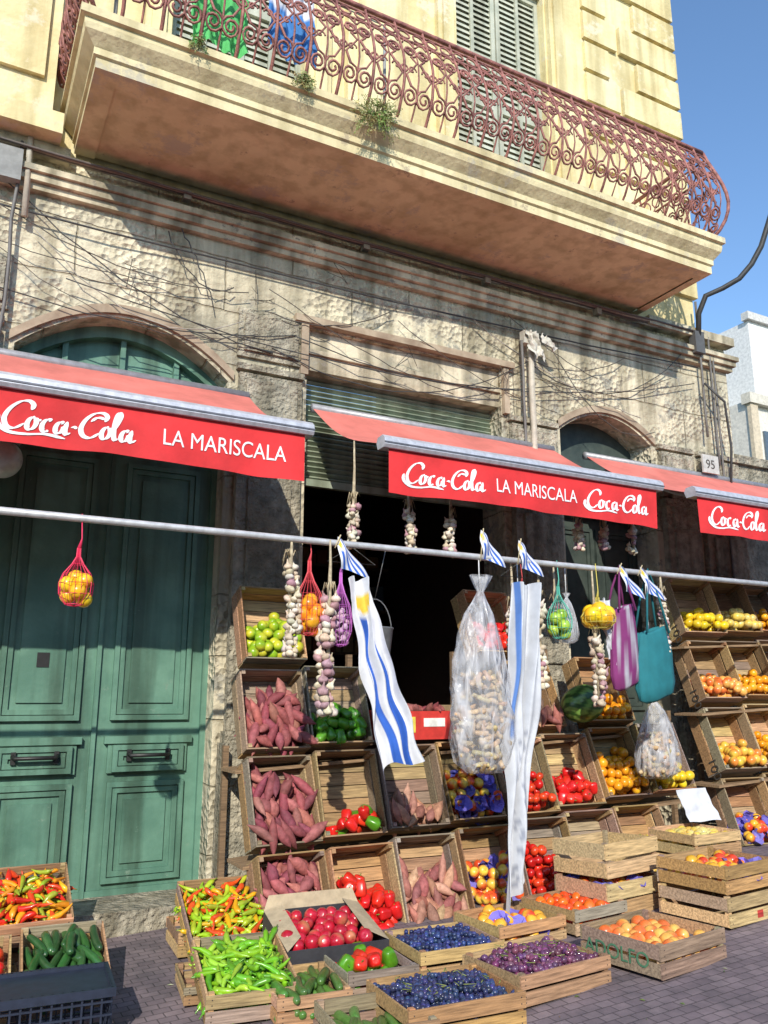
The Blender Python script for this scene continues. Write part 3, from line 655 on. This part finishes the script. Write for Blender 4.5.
def awning(x0,x1,logos,label):
    red=(.72,.032,.035);pink=(.68,.19,.15)
    mb=MB();nx=int((x1-x0)/.1);ny=12;V=[];F=[]
    for i in range(nx+1):
        for j in range(ny+1):
            t=j/ny;x=x0+(x1-x0)*i/nx
            V.append((x,5.94+(yb+.03-5.94)*t,3.86+(zb+.03-3.86)*t-.07*math.sin(math.pi*t)*(1+.3*math.sin(x*2.6+1))+.012*math.sin(x*9+t*4)*math.sin(math.pi*t)))
    for i in range(nx):
        for j in range(ny): a=i*(ny+1)+j;F.append((a,a+1,a+ny+2,a+ny+1))
    mb.add(V,F,pink,0,True)
    V=[];F=[];nz=6;nx=int((x1-x0)/.025)
    for i in range(nx+1):
        for j in range(nz+1):
            x=x0+.03+(x1-x0-.06)*i/nx;t=j/nz
            V.append((x,vy(x,t),zb-.02-.3*t+.008*math.sin(x*2.3)*t+.003*math.sin(x*11)*t))
    for i in range(nx):
        for j in range(nz): a=i*(nz+1)+j;F.append((a,a+1,a+nz+2,a+nz+1))
    mb.add(V,F,red,0,True)
    root=mb.build('awning',[AWN])
    mb=MB()
    P=[(yb-.06,zb-.02),(yb-.075,zb+.0),(yb-.07,zb+.045),(yb-.04,zb+.07),(yb+.03,zb+.065),(yb+.05,zb+.03),(yb+.03,zb-.02)]
    V=[(x,a,b) for x in(x0-.02,x1+.02) for a,b in P];k=len(P)
    F=[(i,(i+1)%k,(i+1)%k+k,i+k) for i in range(k)]+[tuple(range(k)),tuple(range(k,2*k))[::-1]]
    mb.add(V,F,(.6,.6,.64))
    mb.box(x0-.022,x1+.022,yb-.079,yb-.0755,zb+.008,zb+.018,(.15,.15,.17))
    mb.tube([(x0,5.92,3.84),(x1,5.92,3.84)],.04,8,(.35,.35,.36))
    for s in(x0+.25,x1-.25):
        d=.35 if s<(x0+x1)/2 else -.35
        mb.tube([(s,5.92,3.72),(s+d,5.35,3.4),(s,yb+.05,zb+.02)],.02,6,(.6,.6,.6))
    mb.build('frame',[METAL],root)
    mb=MB()
    for a,b in logos: script_logo(mb,a,b,zb-.235,(.85,.85,.85))
    for a,b in label:
        cu=bpy.data.curves.new('t','FONT');cu.body='LA MARISCALA';cu.size=.13
        t=bpy.data.objects.new('t',cu);COL.objects.link(t);bpy.context.view_layer.update()
        me=bpy.data.meshes.new_from_object(t.evaluated_get(bpy.context.evaluated_depsgraph_get()))
        V=np.array([v.co[:] for v in me.vertices]);wd=V[:,0].max();V[:,0]*=(b-a)/wd
        W=[(a+v[0],vsurf(a+v[0],zb-.215+v[1]*1.08)-.0012,zb-.215+v[1]*1.08) for v in V]
        mb.add(W,[tuple(p.vertices) for p in me.polygons],(.85,.85,.85))
        bpy.data.objects.remove(t);bpy.data.meshes.remove(me)
    mb.build('lettering',[CLOTH],root)
    return root
awning(-1.6,1.905,[(.12,.85),(-1.4,-.7)],[(.98,1.75),(-.6,.0)])
awning(2.45,4.95,[(2.6,3.26),(4.17,4.83)],[(3.34,4.09)])
awning(5.35,8.3,[(5.5,6.22),(7.1,7.8)],[(6.35,7.05)])
mb=MB();mb.tube([(-2,4.4,2.42),(1,4.4,2.415),(4,4.4,2.41),(9,4.4,2.42)],.02,10,(.6,.6,.6))
for x in(-1.2,6.5): mb.tube([(x,4.4,2.4),(x+.02,4.6,3.1)],.004,5,(.3,.3,.3))
mb.build('metal_pole',[METAL])
# ------------------------------------------------------------------ crate stands
TH70=math.radians(68)
def rack_crate(x,row_y,zr,kind=None,amount=.6,w=.46,l=.56,h=.2,tis=False,tilt=TH70,rot=0):
    rot+=U(-.05,.05);tilt+=U(-.03,.03);c,s=math.cos(tilt),math.sin(tilt)
    oy=row_y+(l/2*c+h*s);oz=zr+(l/2*s-h*c)
    return crate(w,l,h,(x,oy,oz),tilt,rot,kind,'rack',amount,tis,old=U(0,1.2))
RY={'C':4.85,'B':5.1,'A':5.33,'T':5.5};RZ={'C':-.05,'B':.51,'A':1.08,'T':1.68}
def rk(row,xc,kind,am=.6,tis=False): return rack_crate(xc,RY[row]+U(-.02,.02),RZ[row]+g(xc)+U(-.012,.012),kind,am,tis=tis)
X0=1.78+.24
for k,(kd,am,ti) in enumerate([('sweetpotato',.98,0),('bellred',.7,0),('brownpotato',.75,0),('apple',.75,1),('tomato',.7,0),('peach',.6,1),('yellowpepper',.6,0)]): rk('C',X0+.48*k,kd,am,ti)
for k,(kd,am,ti) in enumerate([('sweetpotato',.88,0),('bellmix',.32,0),('brownpotato',.36,0),('apple',.78,1),('tomato',.7,0),('bellred',.5,0),('orange',.75,0),('lemon',.5,0)]): rk('B',X0+.48*k,kd,am,ti)
for k,(kd,am) in enumerate([('sweetpotato',.8),('bellgreen',.5)]): rk('A',X0+.48*k,kd,am)
rk('A',4.25,'brownpotato',.35);rk('A',4.98,'orange',.55);rk('T',2.05,'lime',.65);rk('T',3.98,'bellred',.6)
zz=[.0,.6,1.2,1.8];kinds=[['purpleapple','orange','lemon'],['mango','orange','squash'],['peach','orange','lemon'],['lemon','squash','orange']]
for r_ in range(4):
    for k in range(3):
        xc=6.33+.5*k;ob=rack_crate(xc,5.0+.14*r_,g(xc)+zz[r_],kinds[r_][k],.5,w=.48,l=.56,h=.24,tis=(r_==0),rot=-.12)
        if k==0: text('100',.13,(-.2415,-.14,.07),(math.pi/2,0,-math.pi/2),INK,ob)
mb=MB()
for x0,x1,zs in((1.75,5.6,((5.14,-.12),(5.38,.43),(5.6,.98))),(6.0,7.6,((5.3,-.1),(5.4,.5),(5.52,1.1),(5.66,1.7)))):
    for y,z in zs:
        V=np.array([[x,y+a,z+g(x)+c-.02] for x in(x0,x1) for a in(-.2,.12) for c in(-.02,.0)],float)
        mb.add(V,[(0,1,3,2),(4,6,7,5),(0,4,5,1),(2,3,7,6),(0,2,6,4),(1,5,7,3)],(.35,.24,.14))
    n=4
    for i in range(n+1):
        x=x0+.04+(x1-x0-.08)*i/n;mb.box(x-.02,x+.02,5.74,5.78,-.3,g(x)+(1.7 if 0<i<n else 1.1),(.25,.17,.1))
mb.build('display_stand',[WOOD])
mb=MB()
def obox(mb,x0,x1,y0,y1,z0,z1,t,col):
    mb.box(x0,x1,y0,y0+t,z0,z1,col);mb.box(x0,x1,y1-t,y1,z0,z1,col);mb.box(x0,x0+t,y0+t,y1-t,z0,z1,col);mb.box(x1-t,x1,y0+t,y1-t,z0,z1,col);mb.box(x0+t,x1-t,y0+t,y1-t,z0,z0+t,col)
obox(mb,2.8,3.4,5.3,5.7,1.22,1.42,.006,(.6,.04,.03))
mb.box(2.9,3.05,5.296,5.2985,1.27,1.38,(.8,.65,.1));mb.box(3.12,3.3,5.296,5.2985,1.31,1.37,(.8,.8,.75))
cb=mb.build('cardboard_box',[MISC])
mb=MB()
for i in range(26): put(mb,'lemon' if R()<.3 else 'sweetpotato',(U(2.86,3.34),U(5.36,5.64),1.41+U(0,.03)))
mb.build('sweet_potatoes',[GLOSS,MATTE],cb)
mb=MB();obox(mb,3.42,3.8,5.35,5.75,1.22,1.46,.006,(.5,.36,.2));mb.build('cardboard_box',[MISC])
mb=MB()
def wm(V,t):
    a=np.arctan2(V[:,1],V[:,0]);s=(np.sin(a*9+2*np.sin(V[:,2]*6))>.1)[:,None];return np.where(s,np.array((.03,.1,.02)),np.array((.18,.34,.07)))
mb.inst(sph(60,24),None,(4.62,5.3,1.47),(.15,.15,.18),Euler((.5,1.2,0)).to_matrix(),colfn=wm);mb.build('watermelon',[GLOSS])
# ------------------------------------------------------------------ front crates
def fc(x,y,w,l,kind,rot=0,lift=0,tilt=0,h=.14,am=.85,tis=False,**k):
    return crate(w,l,h,(x,y,g(x)+lift+.006),math.radians(tilt),math.radians(rot),kind,'ground',am,tis,**k)
a=fc(3.46,3.52,.56,.5,'peach',9,am=.65,h=.15)
text('ADOLFO',.1,(-.2815,.22,.035),(math.pi/2,0,-math.pi/2),INKR,a)
fc(2.74,3.58,.6,.42,'fig',6,h=.13)
fc(2.13,3.46,.58,.44,'grape',-3,h=.14)
fc(2.52,4.1,.5,.44,'blueberry',-3,h=.13)
fc(3.06,4.24,.5,.42,'purpleapple',5,h=.13,tis=True,am=.7)
fc(3.55,4.25,.46,.44,'otomato',8,h=.13)
fc(2.05,4.08,.38,.46,'bellmix',-4,h=.12,am=.75)
fc(1.66,3.98,.36,.44,'zucchini',-6,h=.12)
fc(1.75,3.4,.42,.4,'zucchini',-6,h=.14,am=.5)
fc(1.92,4.66,.5,.4,None,0,0,0,h=.08)
def tray():
    mb=MB();w,l,h=.56,.46,.12
    obox(mb,-w/2,w/2,-l/2,l/2,0,h,.008,(.05,.05,.06))
    mb.add([(-w/2,l/2,h),(w/2,l/2,h),(w/2-.03,l/2+.03,h+.07),(-w/2+.03,l/2+.03,h+.07)],[(0,1,2,3)],(.5,.4,.26))
    for s in(-1,1): mb.add([(s*w/2,-l/2,h),(s*w/2,l/2,h),(s*(w/2-.1),l/2,h+.03),(s*(w/2-.1),-l/2+.1,h+.02)],[(0,1,2,3)],(.5,.4,.26))
    ob=mb.build('fruit_tray',[MISC],None,(1.97,4.44,g(1.9)+.10),(math.radians(12),0,math.radians(-4)))
    fill('redapple',w-.03,l-.03,h,'ground',.9,ob)
tray()
fc(1.44,4.2,.44,.58,'chili',-8,.06,10,h=.13,am=.9)
fc(1.41,4.45,.42,.4,None,-8,0,0,h=.08)
fc(1.58,5.03,.46,.56,'mixchili',-4,.13,22,h=.13,am=.8)
fc(1.56,5.2,.44,.4,None,-4,0,0,h=.13)
fc(.70,4.85,.42,.56,'cucumber',-3,.07,18,h=.13,am=.85)
fc(.70,5.0,.42,.5,None,-3,0,0,h=.07)
fc(.25,4.85,.4,.56,'tomato',-3,.07,18,h=.13,am=.8)
fc(.47,5.42,.62,.5,'redchili',0,.28,26,h=.14,am=.85)
fc(.47,5.5,.6,.4,None,0,.0,0,h=.12);fc(.47,5.52,.6,.3,None,0,.13,0,h=.12)
fc(3.93,4.35,.56,.42,'purpleapple',9,.0,0,h=.2,tis=True,am=.8)
fc(3.95,4.38,.56,.42,None,11,.22,-2,h=.2)
fc(4.38,3.86,.58,.48,None,8,0,0,h=.16)
fc(4.4,3.88,.58,.48,'purpleapple',8,.17,0,h=.15,tis=True,am=.6)
fc(5.0,4.6,.5,.42,None,3,0,0,h=.16);fc(5.0,4.6,.5,.42,'squash',3,.17,0,h=.15,am=.7)
fc(5.05,3.9,.5,.42,'lemon',6,0,0,h=.16,am=.6)
fc(4.5,4.55,.46,.42,'mango',3,.0,0,h=.16,am=.7)
mb=MB();w,l,h=.56,.36,.26;nv=(.03,.04,.07)
for s in(-1,1):
    for k in range(15):
        x=-w/2+w*k/14;mb.box(x-.004,x+.004,s*l/2-.004,s*l/2+.004,0,h,nv)
    for k in range(10):
        y=-l/2+l*k/9;mb.box(s*w/2-.004,s*w/2+.004,y-.004,y+.004,0,h,nv)
for z in(.0,.05,.1,.15,.2):
    mb.box(-w/2-.005,w/2+.005,-l/2-.006,-l/2+.003,z,z+.008,nv);mb.box(-w/2-.005,w/2+.005,l/2-.003,l/2+.006,z,z+.008,nv)
    mb.box(-w/2-.006,-w/2+.003,-l/2,l/2,z+.001,z+.009,nv);mb.box(w/2-.003,w/2+.006,-l/2,l/2,z+.001,z+.009,nv)
obox(mb,-w/2-.015,w/2+.015,-l/2-.015,l/2+.015,h-.035,h,.02,nv)
mb.box(-w/2,w/2,-l/2,l/2,.001,.01,nv)
mb.build('plastic_basket',[METAL],None,(.52,4.2,g(.5)+.01),(0,0,-.08))
mb=MB();cloth(mb,(5.2,4.78,.83),(5.24,4.7,.6),.34,.32,.5,.012,lambda s,t:(.66,.68,.74),hem=0,sway=0,sc2=.005);mb.build('paper_sign',[CLOTH])
# ------------------------------------------------------------------ hanging things
def braid(x,y,z1,z0_,r=.026,purple=.3,name='garlic_braid',top=None):
    mb=MB();n=int((z1-z0_-.08)/(r*1.25));top=top or 2.42
    mb.tube([(x,y,top),(x+.004,y,(z1+top)/2),(x,y,z1-.02),(x+U(-.01,.01),y,z0_+.03)],[.006,.009,.014,.008],6,(.5,.42,.28),0)
    bx=U(-.03,.03)
    for i in range(n):
        z=z1-.08-i*r*1.25;xx=x+bx*math.sin(i/n*3.1)
        for s in range(3):
            if R()<.12: continue
            a=i*2.1+s*2.09+U(-.5,.5);q=r*U(.8,1.25)
            c=(.46,.27,.3) if R()<purple else random.choice([(.72,.63,.48),(.6,.5,.36),(.76,.69,.58)])
            mb.inst(TGA,jit(c),(xx+r*1.05*math.cos(a)+U(-.006,.006),y+r*1.05*math.sin(a),z+U(-.008,.008)),(q,q,q*.85),Euler((U(-.6,.6),U(-.6,.6),0)).to_matrix())
    for i in range(8):
        a=U(0,6);mb.tube([(x,y,z1-.05),(x+.03*math.cos(a),y+.03*math.sin(a),z1+.02),(x+.05*math.cos(a),y+.04*math.sin(a),z1-U(.0,.08))],[.004,.004,.001],4,(.55,.45,.28))
    return mb.build(name,[MATTE])
YH=4.4
braid(1.71,YH,2.33,1.7,.025,.1);braid(1.94,YH-.04,2.15,1.38,.03,.3);braid(3.5,YH,2.2,1.53,.028,.2);braid(3.3,YH+.03,2.15,1.72,.022,.2)
braid(3.98,YH,1.98,1.42,.028,.3);braid(4.64,YH,2.3,1.8,.022,.2);braid(3.72,YH+.1,2.2,1.9,.022,.2)
for x,z1,z0_ in((2.35,2.86,2.46),(2.78,2.86,2.46),(3.13,2.84,2.46),(4.31,2.92,2.62),(4.6,2.92,2.64),(4.9,2.94,2.62)): braid(x,4.9,z1,z0_,.024,.2,'garlic_string',3.25)
def netbag(x,y,zt,zb_,r,kind,netcol,name='mesh_bag',items=None):
    mb=MB()
    mb.tube([(x,y,2.44),(x+.01,y,zt+.05),(x,y,zt)],[.003,.004,.012],5,netcol)
    H_=zt-zb_
    prof=[(0,0),(.55,.03),(.95,.2),(1,.38),(.8,.55),(.35,.72),(.12,.85),(.1,1.0)]
    root=mb.build(name,[MISC])
    P=[(a*r,zb_+b*H_) for a,b in prof]
    nb=MB();T=rev([(p[0],p[1]) for p in P],18);nb.add(T[0]+np.array((x,y,0)),T[1],netcol,0,False)
    ob=nb.build('net',[MISC],root);m=ob.modifiers.new('w','WIREFRAME');m.thickness=.004;m.use_even_offset=False
    mb=MB();n=items or 9;pr=r*.5
    for i in range(n):
        a=i*2.4;lv=i/n;rad=r*.5*(1 if lv<.75 else .3)
        p=(x+rad*math.cos(a),y+rad*math.sin(a),zb_+pr*.9+lv*H_*.42)
        if kind=='garlic': mb.inst(TGA,jit((.55,.36,.48)),p,pr*.62,rr3(),mi=1)
        else:
            c={'orange':((.88,.38,.02),(.84,.26,.015)),'lemon':((.88,.58,.02),(.85,.44,.015)),'lime':((.3,.52,.04),(.44,.62,.07)),'bell':((.7,.03,.02),(.6,.02,.02))}[kind]
            mb.inst(TS,None,p,pr,rr3(),colfn=blush(*c))
    mb.build('contents',[GLOSS,MATTE],root)
netbag(.55,YH,2.26,1.96,.085,'lemon',(.75,.03,.1),items=7)
netbag(1.84,YH+.03,2.3,1.86,.09,'orange',(.75,.08,.1));netbag(2.03,YH,2.24,1.8,.07,'garlic',(.55,.15,.55),items=22)
netbag(3.67,YH,2.26,1.9,.085,'lime',(.1,.45,.35),items=6);netbag(4.0,YH-.02,2.2,1.98,.12,'lemon',(.6,.5,.1),items=9)
netbag(3.55,YH+.25,2.3,1.9,.12,'bell',(.5,.05,.05),items=14)
BL=(.03,.12,.5);WH=(.7,.71,.74)
def stripes(s,t): return BL if int(s*9)%2==1 else WH
def hanger(mb,x,y,z):
    mb.tube([(x,y,z+.1),(x+.015,y,z+.12),(x+.0,y,z+.13),(x-.012,y,z+.11)],.0022,4,(.15,.15,.15))
    mb.tube([(x,y,z+.1),(x-.16,y,z),(x+.16,y,z)],.0025,4,(.15,.15,.15),0,True)
def sunflag(s,t):
    if t<.22:
        return (.8,.55,.06) if math.hypot((s-.45),(t-.13)*4)<.2 else WH
    return BL if (.62<s<.8 or .25<s<.42) else WH
mb=MB();cloth(mb,(2.12,YH-.05,2.2),(2.4,YH-.08,1.08),.14,.25,2.0,.035,sunflag,n=60,k=40,hem=.08,wfn=lambda t:1-.25*math.sin(t*6)*(t>.1)*.4)
hanger(mb,2.1,YH,2.3);mb.build('hanging_flag',[CLOTH])
mb=MB();cloth(mb,(3.32,YH-.06,2.25),(3.19,YH-.1,.38),.22,.2,1.6,.045,lambda s,t:(.1,.22,.55) if (.1<s<.2 and t<.5) else ((.32,.34,.4) if (t>.5 and .25<s<.8 and math.sin(s*31+math.sin(t*40)*2)*math.sin(t*70)>.45) else (.56,.58,.62)),n=60,k=60,hem=.12,wfn=lambda t:.75+.35*abs(math.sin(t*3.6+.5)),sway=.04);hanger(mb,3.35,YH,2.3);mb.build('hanging_cloth',[CLOTH])
def sflag(x,z,dx,w=.26,h=.13):
    mb=MB();mb.tube([(x,YH-.02,2.38),(x+dx*.4,YH-.03,z+.18)],.004,5,(.6,.5,.3))
    V=[];C=[];F=[];n=36;k=12
    for i in range(k+1):
        for j in range(n+1):
            s=j/n;t=i/k;wd=w*(.25+.75*t)
            V.append((x+dx*(.4+t)+(s-.4)*wd*.75,YH-.03+.016*math.sin(t*6+s*7),z+.17-t*h*1.5-s*.04*(1 if dx>0 else -1)+.01*math.sin(s*6)))
            C.append((.8,.55,.05) if math.hypot(s-.17,(t-.22)*.8)<.1 else (WH if (s<.36 and t<.45) else stripes(s,t)))
    for i in range(k):
        for j in range(n): a=i*(n+1)+j;F.append((a,a+1,a+n+2,a+n+1))
    mb.add(V,F,np.array(C),0,True);mb.build('small_flag',[CLOTH])
sflag(3.02,2.42,.06);sflag(3.32,2.38,.07);sflag(4.2,2.28,.1);sflag(4.4,2.28,.1);sflag(1.98,2.28,.08)
mb=MB();T=rev([(0,0),(.085,0),(.09,.01),(.115,.21),(.12,.215),(.118,.22),(.108,.21),(.085,.012),(0,.01)],24)
mb.add(T[0]+np.array((2.36,4.6,1.72)),T[1],(.2,.21,.22),0,True)
mb.tube([(2.36+.118*math.cos(a),4.6,1.92+.2*math.sin(a)) for a in np.linspace(0,math.pi,14)],.004,5,(.2,.2,.2));mb.tube([(2.36,4.6,2.12),(2.36,4.45,2.42)],.003,4,(.2,.2,.2))
mb.build('metal_bucket',[METAL])
def pbag(x,y,zt,zb_,r,name='plastic_bag',contents=None,ry=.6):
    T=rev([(0,0),(.5,.0),(.85,.06),(1,.18),(.99,.3),(.9,.45),(.75,.6),(.6,.74),(.42,.86),(.2,.94),(.1,.985),(.22,1.03),(.34,1.08)],60)
    V=T[0].copy();V[:,2]=zb_+V[:,2]*(zt-zb_)
    a=np.arctan2(V[:,1],V[:,0]);rad=1+.07*np.sin(a*7+V[:,2]*7)+.06*np.sin(a*15-V[:,2]*11)+.03*np.sin(a*27+V[:,2]*19)
    V[:,0]*=r*rad;V[:,1]*=r*rad*ry;V[:,0]+=x+.06*r*np.sin(V[:,2]*6);V[:,1]+=y
    mb=MB();mb.add(V,T[1],(.8,.8,.8),0,True);root=mb.build(name,[PLAS])
    mb=MB()
    mb.tube([(x,y,zt),(x,y,2.43)],.004,5,(.7,.7,.7))
    if contents:
        for i in range(150):
            z=U(0,.5);q=r*.82*(1 if z<.35 else .75);aa=U(0,6.28)
            p=(x+q*math.sqrt(R())*math.cos(aa),y+q*ry*math.sqrt(R())*math.sin(aa),zb_+.03+z*(zt-zb_))
            mb.inst(random.choice(TCU),jit((.55,.4,.23),.25),p,(.016,.016,.045),rr3(),mi=1)
    mb.build('contents',[MISC,MATTE],root)
pbag(3.02,YH,2.2,1.06,.235,contents=True);pbag(3.42,YH+.12,2.2,1.3,.1)
pbag(3.78,YH+.05,2.2,1.88,.09)
pbag(5.05,4.95,1.5,.9,.2,contents=True)
def tote(x,z0_,z1,w,col,top=2.42,name='shopping_bag'):
    T=rev([(0,0),(.55,0),(.9,.04),(1,.2),(.95,.6),(.8,.95),(.76,1),(.72,.98),(0.0,.9)],40)
    V=T[0].copy();a=np.arctan2(V[:,1],V[:,0]);rad=1+.06*np.sin(a*6+V[:,2]*9)+.04*np.sin(a*13)
    V[:,0]*=w*rad;V[:,1]*=w*.35*rad;V[:,2]=z0_+V[:,2]*(z1-z0_)+.03*np.sin(V[:,0]*12)
    V[:,0]+=x;V[:,1]+=YH
    mb=MB();c=np.array(col);C=np.tile(c,(len(V),1))
    if col[0]>.2: C[(np.sin(V[:,0]*45+V[:,2]*8)>.5)]=(.42,.4,.46)
    mb.add(V,T[1],C,0,True)
    for s in(-.06,.06): mb.tube([(x-w*.6,YH+s,z1-.03),(x-w*.35,YH+s*.6,(z1+top)/2),(x,YH,top+.02),(x+w*.35,YH+s*.6,(z1+top)/2),(x+w*.6,YH+s,z1-.03)],.009,6,tuple(k*.8 for k in col))
    mb.build(name,[CLOTH])
tote(4.24,1.58,2.15,.13,(.21,.03,.15));tote(4.52,1.5,2.0,.18,(.015,.17,.2))
mb=MB();cloth(mb,(4.1,YH+.02,2.2),(4.16,YH,1.7),.1,.14,2,.02,lambda s,t:(.6,.62,.66));mb.build('hanging_cloth',[CLOTH])
# ------------------------------------------------------------------ light + camera
w=bpy.data.worlds.new('World');sc.world=w;w.use_nodes=True;nt=w.node_tree
sky=nt.nodes.new('ShaderNodeTexSky');sky.sky_type='NISHITA';sky.sun_disc=False
el=math.radians(29);az=math.radians(208)
sky.sun_elevation=el;sky.sun_rotation=az;sky.air_density=1.0;sky.dust_density=.3;sky.ozone_density=1.6
mx=nt.nodes.new('ShaderNodeMix');mx.data_type='RGBA';mx.blend_type='MULTIPLY';mx.inputs[0].default_value=1;mx.inputs[7].default_value=(1.25,1.48,1.65,1)
nt.links.new(sky.outputs[0],mx.inputs[6])
bg=nt.nodes['Background'];nt.links.new(mx.outputs[2],bg.inputs[0]);bg.inputs[1].default_value=.15
sd=bpy.data.lights.new('sun','SUN');sd.energy=4.7;sd.angle=math.radians(.5);sd.color=(1,.94,.83)
so=bpy.data.objects.new('sun',sd);COL.objects.link(so);so.location=(-10,-10,20)
dirv=Vector((math.sin(az)*math.cos(el),math.cos(az)*math.cos(el),math.sin(el)))
so.rotation_euler=(-dirv).to_track_quat('-Z','Y').to_euler()
cd=bpy.data.cameras.new('camera');cd.sensor_fit='VERTICAL';cd.sensor_height=36;cd.lens=820/1024*36;cd.clip_end=1000
co=bpy.data.objects.new('camera',cd);COL.objects.link(co);co.location=(0,0,1.5);co.rotation_euler=(math.radians(90+12.9),0,math.radians(-27.8));sc.camera=co
sc.view_settings.view_transform='Standard';sc.view_settings.look='None';sc.view_settings.exposure=0
